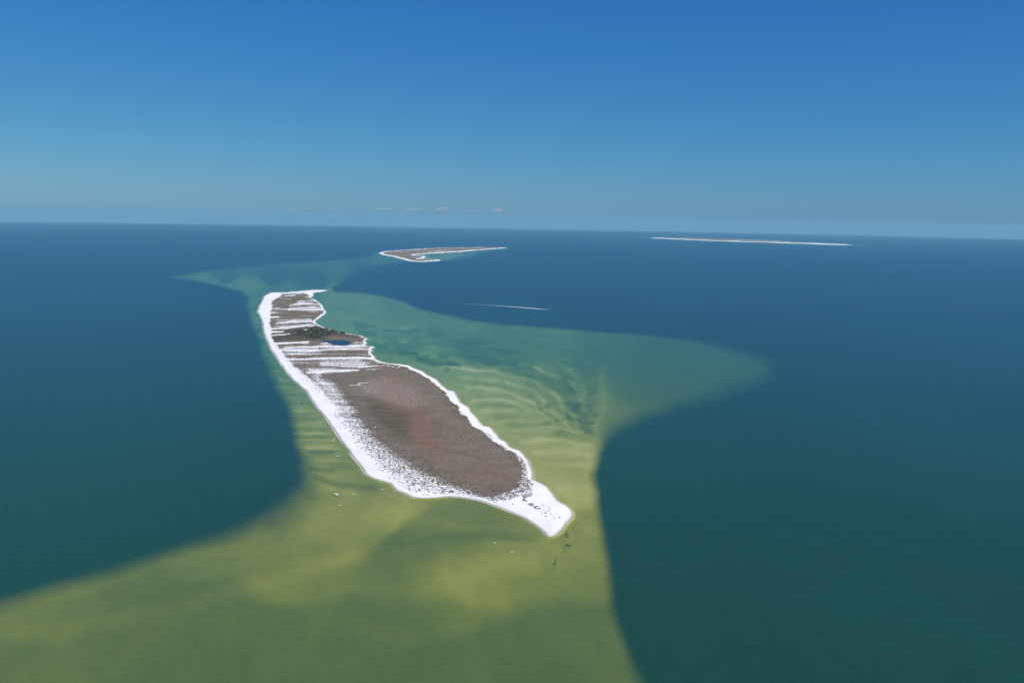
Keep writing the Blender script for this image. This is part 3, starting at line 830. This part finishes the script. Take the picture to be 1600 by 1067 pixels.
# grey green sea-oat patches on the spit
def patch_plants(name, pts, count, smin, smax, mat, label, cat):
    P = ground(pts); out = []
    while len(out) < count:
        px_ = P[:, 0].min() + rng.random() * np.ptp(P[:, 0]); py_ = P[:, 1].min() + rng.random() * np.ptp(P[:, 1])
        if poly_sd(np.array([px_]), np.array([py_]), P)[0] > 0 and vnoise(np.array([px_ / 6]), np.array([py_ / 12]))[0] > .42:
            out.append((px_, py_, float(surface(np.array([px_]), np.array([py_]))[4][0]), smin + rng.random() * (smax - smin), .8))
    return tag(merged(name, out, [blob(1.0, .5, 700 + k, 2, 6, .4) for k in range(5)], mat), label, cat, kind='stuff')
patch_plants('sage_scrub', [(808,781),(815,776),(826,768),(832,770),(829,780),(822,785),(814,785)], 150, .5, 1.5, SAGE_MAT, 'grey green plant patch at the end of the brown scrub', 'scrub')
patch_plants('sage_scrub', [(824,788),(832,787),(840,791),(846,797),(838,797),(829,792)], 130, .5, 1.4, SAGE_MAT, 'narrow grey green plant patch on the white spit', 'scrub')

# the green grove by the pond: single low trees
def tree_meshes(seed):
    r = np.random.default_rng(seed)
    co = []; fa = []
    # tapered trunk with two limbs
    def limb(p0, p1, r0, r1):
        b = len(co); d = np.array(p1) - np.array(p0)
        for p, rr in ((p0, r0), (p1, r1)):
            for k in range(5):
                a = 2 * math.pi * k / 5
                co.append((p[0] + rr * math.cos(a), p[1] + rr * math.sin(a), p[2]))
        for k in range(5):
            fa.append((b + k, b + (k + 1) % 5, b + 5 + (k + 1) % 5)); fa.append((b + k, b + 5 + (k + 1) % 5, b + 5 + k))
    limb((0, 0, -.3), (.1, 0, 2.6), .28, .18)
    limb((.1, 0, 2.4), (1.1, .4, 4.0), .14, .06); limb((.1, 0, 2.2), (-.9, -.5, 3.7), .14, .06); limb((.1, 0, 2.6), (.1, .7, 4.6), .14, .05)
    tm = fast_mesh('trunk', co, tris=np.array(fa), smooth_=False); tm.materials.append(BARK_MAT)
    # crown: many leaf clumps spread through an uneven volume
    cs = []; fs = []; off = 0
    for k in range(26):
        a = r.random() * 6.28; el = r.random() ** .6
        rad = (1.1 + 1.5 * r.random()) * math.sqrt(1 - (el * .85) ** 2)
        c3, f3 = blob(.55 + .5 * r.random(), .6, seed * 50 + k, 2, 5, .5)
        cs.append(c3 + np.array([rad * math.cos(a), rad * math.sin(a) * .9, 2.0 + el * 2.8])); fs.append(f3 + off); off += len(c3)
    cm = fast_mesh('crown', np.concatenate(cs), tris=np.concatenate(fs), smooth_=False); cm.materials.append(TREE_MAT)
    return tm, cm
TREES = [tree_meshes(40 + k) for k in range(4)]
GROVE = ground([(462,524),(466,517),(478,513.6),(492,512.6),(506,512.2),(522,516.9),(545,522.4),(548,523.4),(525,522.5),(508,525.5),(500,529.5),(488,530.5),(475,528)])
placed = []
while len(placed) < 280:
    x_ = GROVE[:, 0].min() + random.random() * np.ptp(GROVE[:, 0]); y_ = GROVE[:, 1].min() + random.random() * np.ptp(GROVE[:, 1])
    if poly_sd(np.array([x_]), np.array([y_]), GROVE)[0] > 2 and vnoise(np.array([x_ / 18 + 3]), np.array([y_ / 40]))[0] > .27:
        placed.append((x_, y_))
for i, (x_, y_) in enumerate(placed):
    h_ = float(surface(np.array([x_]), np.array([y_]))[4][0]); s_ = .95 + .7 * random.random()
    root = bpy.data.objects.new('coastal_tree', None); COL.objects.link(root)
    root.location = (x_, y_, float(earth_z(x_, y_)) + h_); root.rotation_euler = (0, 0, random.random() * 6.28); root.scale = (s_ * 1.15, s_ * 1.15, s_ * .72)
    tag(root, 'low dark green tree in the grove beside the pond', 'tree', 'trees of the green grove')
    tm, cm = TREES[i % 4]
    for nm, me in (('trunk', tm), ('crown', cm)):
        o = bpy.data.objects.new(nm, me); COL.objects.link(o); o.parent = root

# ------------------------------------------------------------------ boats
HULL_MAT = flat_mat('white_hull', (.80, .80, .78), .35, .5)
DECK_MAT = flat_mat('grey_deck', (.74, .74, .72), .6)
GLASS_MAT = flat_mat('dark_glass', (.03, .035, .04), .1, .6)
ENGINE_MAT = flat_mat('engine_cowl', (.04, .04, .045), .4)
def loft(sections, cap=True):
    co = []; fa = []; nS = len(sections[0])
    for s_ in sections: co += s_
    for i in range(len(sections) - 1):
        for j in range(nS - 1):
            a = i * nS + j
            fa.append((a, a + nS, a + nS + 1)); fa.append((a, a + nS + 1, a + 1))
    if cap:
        for i in (0, len(sections) - 1):
            for j in range(1, nS - 1):
                fa.append((i * nS, i * nS + j, i * nS + j + 1))
    return np.array(co, float), np.array(fa)
def box(cx_, cy_, cz_, sx, sy, sz, taper=1.0):
    co = [(cx_ + dx * sx / 2 * (taper if dz > 0 else 1), cy_ + dy * sy / 2 * (taper if dz > 0 else 1), cz_ + dz * sz / 2) for dz in (-1, 1) for (dx, dy) in ((-1, -1), (1, -1), (1, 1), (-1, 1))]
    fa = [(0, 2, 1), (0, 3, 2), (4, 5, 6), (4, 6, 7)] + [t for i in range(4) for t in ((i, (i + 1) % 4, 4 + (i + 1) % 4), (i, 4 + (i + 1) % 4, 4 + i))]
    return np.array(co, float), np.array(fa)
def boat(name, label, x_, y_, heading, L=11.0, cabin=True):
    root = bpy.data.objects.new(name, None); COL.objects.link(root)
    root.location = (x_, y_, float(earth_z(x_, y_)) + .05); root.rotation_euler = (0, math.radians(-2 if cabin else 0), heading)
    tag(root, label, 'boat')
    W_ = L * .3
    secs = []
    for t, hw, kz, sz in ((-.5, .92, -.35, .95), (-.2, 1.0, -.45, .95), (.15, .95, -.45, 1.05), (.35, .62, -.3, 1.25), (.5, .04, .35, 1.5)):
        secs.append([(t * L, -hw * W_ / 2, sz), (t * L, -hw * W_ / 2 * .8, .1), (t * L, 0, kz), (t * L, hw * W_ / 2 * .8, .1), (t * L, hw * W_ / 2, sz)])
    co, fa = loft(secs)
    def part(nm, cf, mat, par=root):
        me = fast_mesh(nm, cf[0], tris=cf[1], smooth_=False)
        return link(nm, me, mat, par)
    part('hull', (co, fa), HULL_MAT)
    dk = [[(t * L, -hw * W_ / 2 * .94, sz - .12), (t * L, hw * W_ / 2 * .94, sz - .12)] for t, hw, sz in ((-.49, .92, .95), (-.2, 1.0, .95), (.15, .95, 1.05), (.35, .62, 1.25), (.485, .06, 1.45))]
    part('deck', loft(dk, False), DECK_MAT)
    cb = part('cabin', box(.06 * L, 0, 1.7, L * .27, W_ * .62, 1.5, .82), HULL_MAT)
    part('windscreen', box(.185 * L, 0, 2.0, .12, W_ * .5, .6, .8), GLASS_MAT, cb)
    part('roof', box(.04 * L, 0, 2.52, L * .30, W_ * .66, .1), HULL_MAT, cb)
    en = part('engine', box(-.54 * L, 0, .9, .7, .8, 1.3, .75), ENGINE_MAT)
    return root
bp = ground([(858.5, 484.0)])[0]; bq = ground([(800, 479.2)])[0]
hd = math.atan2(bp[1] - bq[1], bp[0] - bq[0])
boat('speedboat', 'white speedboat at the end of its long wake', bp[0], bp[1], hd, 12.0)
ap = ground([(724, 529.8)])[0]
boat('anchored_boat', 'tiny white boat lying still over the green shoals', ap[0], ap[1], 2.6, 10.0)

# foam: broken white water, thin sheets lying on the sea
def foam_mat(name, lo, hi):
    n = NT(name)
    a = n.attr('cover')
    n1 = n.noise(n.pos(1 / 3.0, 1 / 5.0, 0), 1.0, 4, .7)
    al = n.ramp(n.math('ADD', a, n.math('MULTIPLY', n.math('SUBTRACT', n1, .5), .7)), lo, hi)
    d = n.n('ShaderNodeBsdfDiffuse'); n.put(d.inputs[0], (.78, .80, .80))
    t = n.n('ShaderNodeBsdfTransparent')
    m_ = n.n('ShaderNodeMixShader'); n.put(m_.inputs[0], n.math('MULTIPLY', al, .92))
    n.t.links.new(t.outputs[0], m_.inputs[1]); n.t.links.new(d.outputs[0], m_.inputs[2])
    return n.done(m_.outputs[0])
FOAM = foam_mat('sea_foam', .25, .75)
WAKE_FOAM = foam_mat('wake_foam', .1, 1.0)
def wake():
    P = ground([(857.8, 483.95), (840, 482.6), (820, 480.9), (790, 478.6), (760, 476.6), (730, 475.0), (700, 473.8), (665, 471.5)])
    wd = [2.2, 9, 11, 12, 12, 13, 14, 16]; cv = [2.0, 1.8, 1.2, .7, .45, .30, .18, .06]
    co = []; fa = []; cov = []
    K = 60
    for i in range(K):
        t = i / (K - 1) * (len(P) - 1); k = min(int(t), len(P) - 2); f_ = t - k
        p = P[k] * (1 - f_) + P[k + 1] * f_; d = P[k + 1] - P[k]; d = d / np.hypot(*d); nrm = np.array([-d[1], d[0]])
        w_ = wd[k] * (1 - f_) + wd[k + 1] * f_; c_ = cv[k] * (1 - f_) + cv[k + 1] * f_
        for j in range(7):
            u = j / 6 * 2 - 1
            q_ = p + nrm * u * w_
            co.append((q_[0], q_[1], float(earth_z(*q_)) + .06 + .25 * (1 - abs(u)) * c_)); cov.append(c_ * (1 - abs(u) ** 2.5))
    for i in range(K - 1):
        for j in range(6):
            a = i * 7 + j; fa.append((a, a + 1, a + 8, a + 7))
    me = fast_mesh('boat_wake', co, quads=np.array(fa), attrs={'cover': cov})
    return tag(link('boat_wake', me, WAKE_FOAM), 'long thin white wake fading out behind the speedboat', 'wake')
wake()
def foam_patch(px_, py_, wpx, hpx, cov=1.0):
    c_ = ground([(px_, py_)])[0]; ex = ground([(px_ + wpx / 2, py_)])[0] - c_; ey = ground([(px_, py_ - hpx / 2)])[0] - c_
    co = [(c_[0], c_[1], float(earth_z(*c_)) + .35)]; cv = [cov]; fa = []
    K = 14
    for ring, rr in ((1, .55), (2, 1.0)):
        for k in range(K):
            a = 2 * math.pi * k / K; rj = rr * (.7 + .6 * rng.random())
            q_ = c_ + ex * math.cos(a) * rj + ey * math.sin(a) * rj
            co.append((q_[0], q_[1], float(earth_z(*q_)) + (.3 if ring == 1 else .05))); cv.append(cov * (.75 if ring == 1 else 0))
    for k in range(K):
        fa.append((0, 1 + k, 1 + (k + 1) % K))
        a, b = 1 + k, 1 + (k + 1) % K
        fa.append((a, a + K, b + K)); fa.append((a, b + K, b))
    me = fast_mesh('breaking_wave', co, tris=np.array(fa), attrs={'cover': cv})
    return link('breaking_wave', me, FOAM)
BREAK = [(525,771.5,14,3,1.1),(527,773,6,3,1.2),(530.5,789,8,1.8,1.1),(553,772,18,3,.7),(597,764.5,6,2,1.1),(603,762.5,9,3,.7),(610,774.5,8,1.5,.7),(632,778.5,14,2,.7),(632,783,6,1.2,.8),
 (508,819,3,1.5,1.1),(522,686,5,6,.9),(519,696.5,9,1.5,.9),(530,692,9,1.2,.8),(529,712.5,18,1.3,.9),(772.5,848,7,1.6,1.1),(774,853,5,1.4,.7),(778,856.5,4,1.2,.8),(800,862,13,1.6,.9),(819,852,6,1.4,.6),(863,853.5,10,1.2,.6),
 (467,628,6,1.2,.9),(477,633,8,1.4,.7),(474,654,9,1.2,.7),(488,651,7,1.6,.7),(500,678,9,1.4,.9),(521,689,3,5,.8),(497,670,10,1.2,.6),(437,590,6,1.4,.9),(466,628,4,1.2,1),(562,736,3,1.6,1),(566,743,3,1.6,1),(554,727,4,1.5,.7)]
for k, b in enumerate(BREAK):
    tag(foam_patch(b[0], b[1], b[2] * .75, b[3] * .65, b[4] * .75), *(('small white breaker on the shallows just south of the spit', 'wave', 'breakers south of the spit') if b[1] > 840 else
        ('small white breaker close along the long western beach', 'wave', 'breakers along the western beach') if b[1] < 745 else
        ('small white breaker on the bar off the southwest bend of the beach', 'wave', 'breakers off the southwest bend')))
# the swash: a thin broken white edge along the western and southern beach
def swash():
    i0 = MAIN.index((862, 838)); P = np.concatenate([W_MAIN[i0:], W_MAIN[:1]])
    Q = []
    for a, b in zip(P[:-1], P[1:]):
        k = max(1, int(np.hypot(*(b - a)) / 9))
        Q += [a + (b - a) * j / k for j in range(k)]
    Q = np.array(Q)
    for _ in range(3): Q[1:-1] = .25 * Q[:-2] + .5 * Q[1:-1] + .25 * Q[2:]
    co = []; cv = []; fa = []
    for i in range(len(Q)):
        d = Q[min(i + 1, len(Q) - 1)] - Q[max(i - 1, 0)]; d = d / np.hypot(*d); nrm = np.array([-d[1], d[0]])
        if poly_sd(np.array([Q[i][0] + nrm[0] * 5]), np.array([Q[i][1] + nrm[1] * 5]), W_MAIN)[0] > 0: nrm = -nrm
        amp = .3 + .75 * float(vnoise(np.array([i / 7.0]), np.array([2.5]))[0])
        for (o_, c_) in ((.5, 0), (1.8, .8 * amp), (3.2, .55 * amp), (5.5 + 2 * rng.random(), 0)):
            q_ = Q[i] + nrm * o_
            co.append((q_[0], q_[1], float(earth_z(*q_)) + .07)); cv.append(c_)
    for i in range(len(Q) - 1):
        for j in range(3):
            a = i * 4 + j; fa.append((a, a + 1, a + 5, a + 4))
    me = fast_mesh('swash_foam', co, quads=np.array(fa), attrs={'cover': cv})
    return tag(link('swash_foam', me, FOAM), 'thin broken line of foam along the western beach', 'foam', kind='stuff')
swash()

# weed: dark drifts over the shoals, just under the surface
WEED_MAT = plant_mat('sea_weed', (.045, .06, .04), (.07, .08, .05), (.05, .065, .04))
def weed(name, lines, count, spread_, smin, smax, label):
    out = []
    for _ in range(count):
        ln = lines[int(rng.random() * len(lines))]
        t = rng.random() * (len(ln) - 1); k = min(int(t), len(ln) - 2); f_ = t - k
        p = np.array(ln[k]) * (1 - f_) + np.array(ln[k + 1]) * f_ + rng.normal(size=2) * np.array(spread_)
        g = ground([p])[0]
        out.append((g[0], g[1], -.12, smin + rng.random() * (smax - smin), .08))
    return tag(merged(name, out, [blob(1.0, .5, 900 + k, 2, 6, .5) for k in range(4)], WEED_MAT), label, 'weed', kind='stuff')
weed('weed_drift', [[(888,823),(884,832),(881,838),(879,846),(885,853),(884,861),(876,864)],[(884,832),(888,838)],[(870,870),(867,880),(866,890)],[(886,850),(893,852)]], 150, (.9, .7), .4, 1.0, 'dark thread of drifting weed beside the tip of the spit')
weed('weed_drift', [[(838,635.5),(845,635.8)],[(847,635.5),(855,635.5)],[(848,657.3),(860,658)],[(862,655.5),(873,655.3)],[(873,638),(884,636)],[(876,643),(880,643)],[(896,640),(904,638)],[(895,644),(903,643)],[(912,650),(918,650)],[(914,662),(920,661)],
  [(874,673),(880,672)],[(912,674),(920,673)],[(912,676),(919,675.5)],[(936,640),(943,641)],[(937,652),(945,651.5)],[(870,637),(876,640)],[(900,632),(906,640)]], 170, (1.3, .35), .6, 1.5, 'scattered dark weed patches on the sand waves east of the island')

# ------------------------------------------------------------------ clouds: small fair weather cumulus far beyond the horizon
CLOUD = NT('cloud_vapour')
cv_ = CLOUD.n('ShaderNodeVolumePrincipled')
CLOUD.put(cv_.inputs['Color'], (.98, .98, .98)); CLOUD.put(cv_.inputs['Density'], .007); CLOUD.put(cv_.inputs['Anisotropy'], .3)
CLOUD.t.links.new(cv_.outputs[0], CLOUD.out.inputs['Volume'])
import bmesh
def cloud(px_, py_, wpx, hpx, label, fill=1.0):
    rng_m = 58000.0
    d = _f + ((px_ - 800) / FOCAL) * _r + ((533.5 - py_) / FOCAL) * _u
    d = d / np.hypot(d[0], d[1])
    c_ = np.array([d[0] * rng_m, d[1] * rng_m, CAM_H + d[2] * rng_m])
    wm = wpx / FOCAL * rng_m; hm = hpx / FOCAL * rng_m
    bm = bmesh.new()
    k_n = max(4, int(wpx / 2.6))
    for k in range(k_n):
        u = (k + .5) / k_n * 2 - 1
        hgt = hm * (.35 + .65 * (1 - u * u)) * (.6 + .7 * random.random()) * fill
        rx = wm / k_n * (.9 + .5 * random.random())
        g = bmesh.ops.create_icosphere(bm, subdivisions=2, radius=1.0)
        for v in g['verts']:
            bump = 1 + .18 * math.sin(v.co.x * 5 + k) * math.sin(v.co.y * 4 + v.co.z * 6 + k * 2)
            zz = v.co.z * bump
            v.co = Vector((u * wm / 2 + v.co.x * bump * rx, (v.co.y * bump) * rx * 1.1 + random.uniform(-.05, .05) * wm, (zz * hgt * .7 if zz > 0 else zz * hgt * .18)))
    me = bpy.data.meshes.new('cumulus_cloud'); bm.to_mesh(me); bm.free()
    o = link('cumulus_cloud', me, CLOUD.m)
    o.location = c_
    return tag(o, label, 'cloud', 'cumulus clouds low over the horizon')
for a in [(455,329,14,2,'leftmost faint wisp of cloud in the row over the horizon',.7),(477,326.5,10,3.5,'small faint puff second from the left end of the cloud row',.9),(520,327,8,3,'tiny faint puff standing alone between the left clouds and the middle ones',.8),
          (597,327.5,24,3.5,'flat pale cloud just left of the three bright middle ones',.9),(645,328.5,22,4,'long flat bright cloud left of the brightest puff',1.1),(692,328.3,18,6,'bright tallest puff of cloud in the middle of the row',1.3),
          (735,330,16,3,'thin dim cloud between the two brightest puffs',.9),(776,330,18,5,'bright flat based cloud near the right end of the row',1.3),(803,332,8,2.5,'tiny last puff at the right end of the cloud row',.8)]:
    cloud(*a[:4], a[4], a[5])

# ------------------------------------------------------------------ haze
def haze_box(density):
    R_ = 92000.0; z0, z1 = -720.0, CAM_H + 110.0
    me = bpy.data.meshes.new('haze')
    v = [(sx * R_, sy * R_, z) for z in (z0, z1) for (sx, sy) in ((-1, -1), (1, -1), (1, 1), (-1, 1))]
    me.from_pydata(v, [], [(3, 2, 1, 0), (4, 5, 6, 7), (0, 1, 5, 4), (1, 2, 6, 5), (2, 3, 7, 6), (3, 0, 4, 7)])
    me.update()
    n = NT('haze_air')
    pv = n.n('ShaderNodeVolumePrincipled')
    n.put(pv.inputs['Color'], (.31, .635, .82)); n.put(pv.inputs['Density'], density); n.put(pv.inputs['Anisotropy'], 0.0)
    n.t.links.new(pv.outputs[0], n.out.inputs['Volume'])
    o = link('haze', me, n.m)
    o['kind'] = 'stuff'; o['label'] = 'thin blue sea haze over the far water'; o['category'] = 'haze'
    return o
haze_box(1.7e-5)
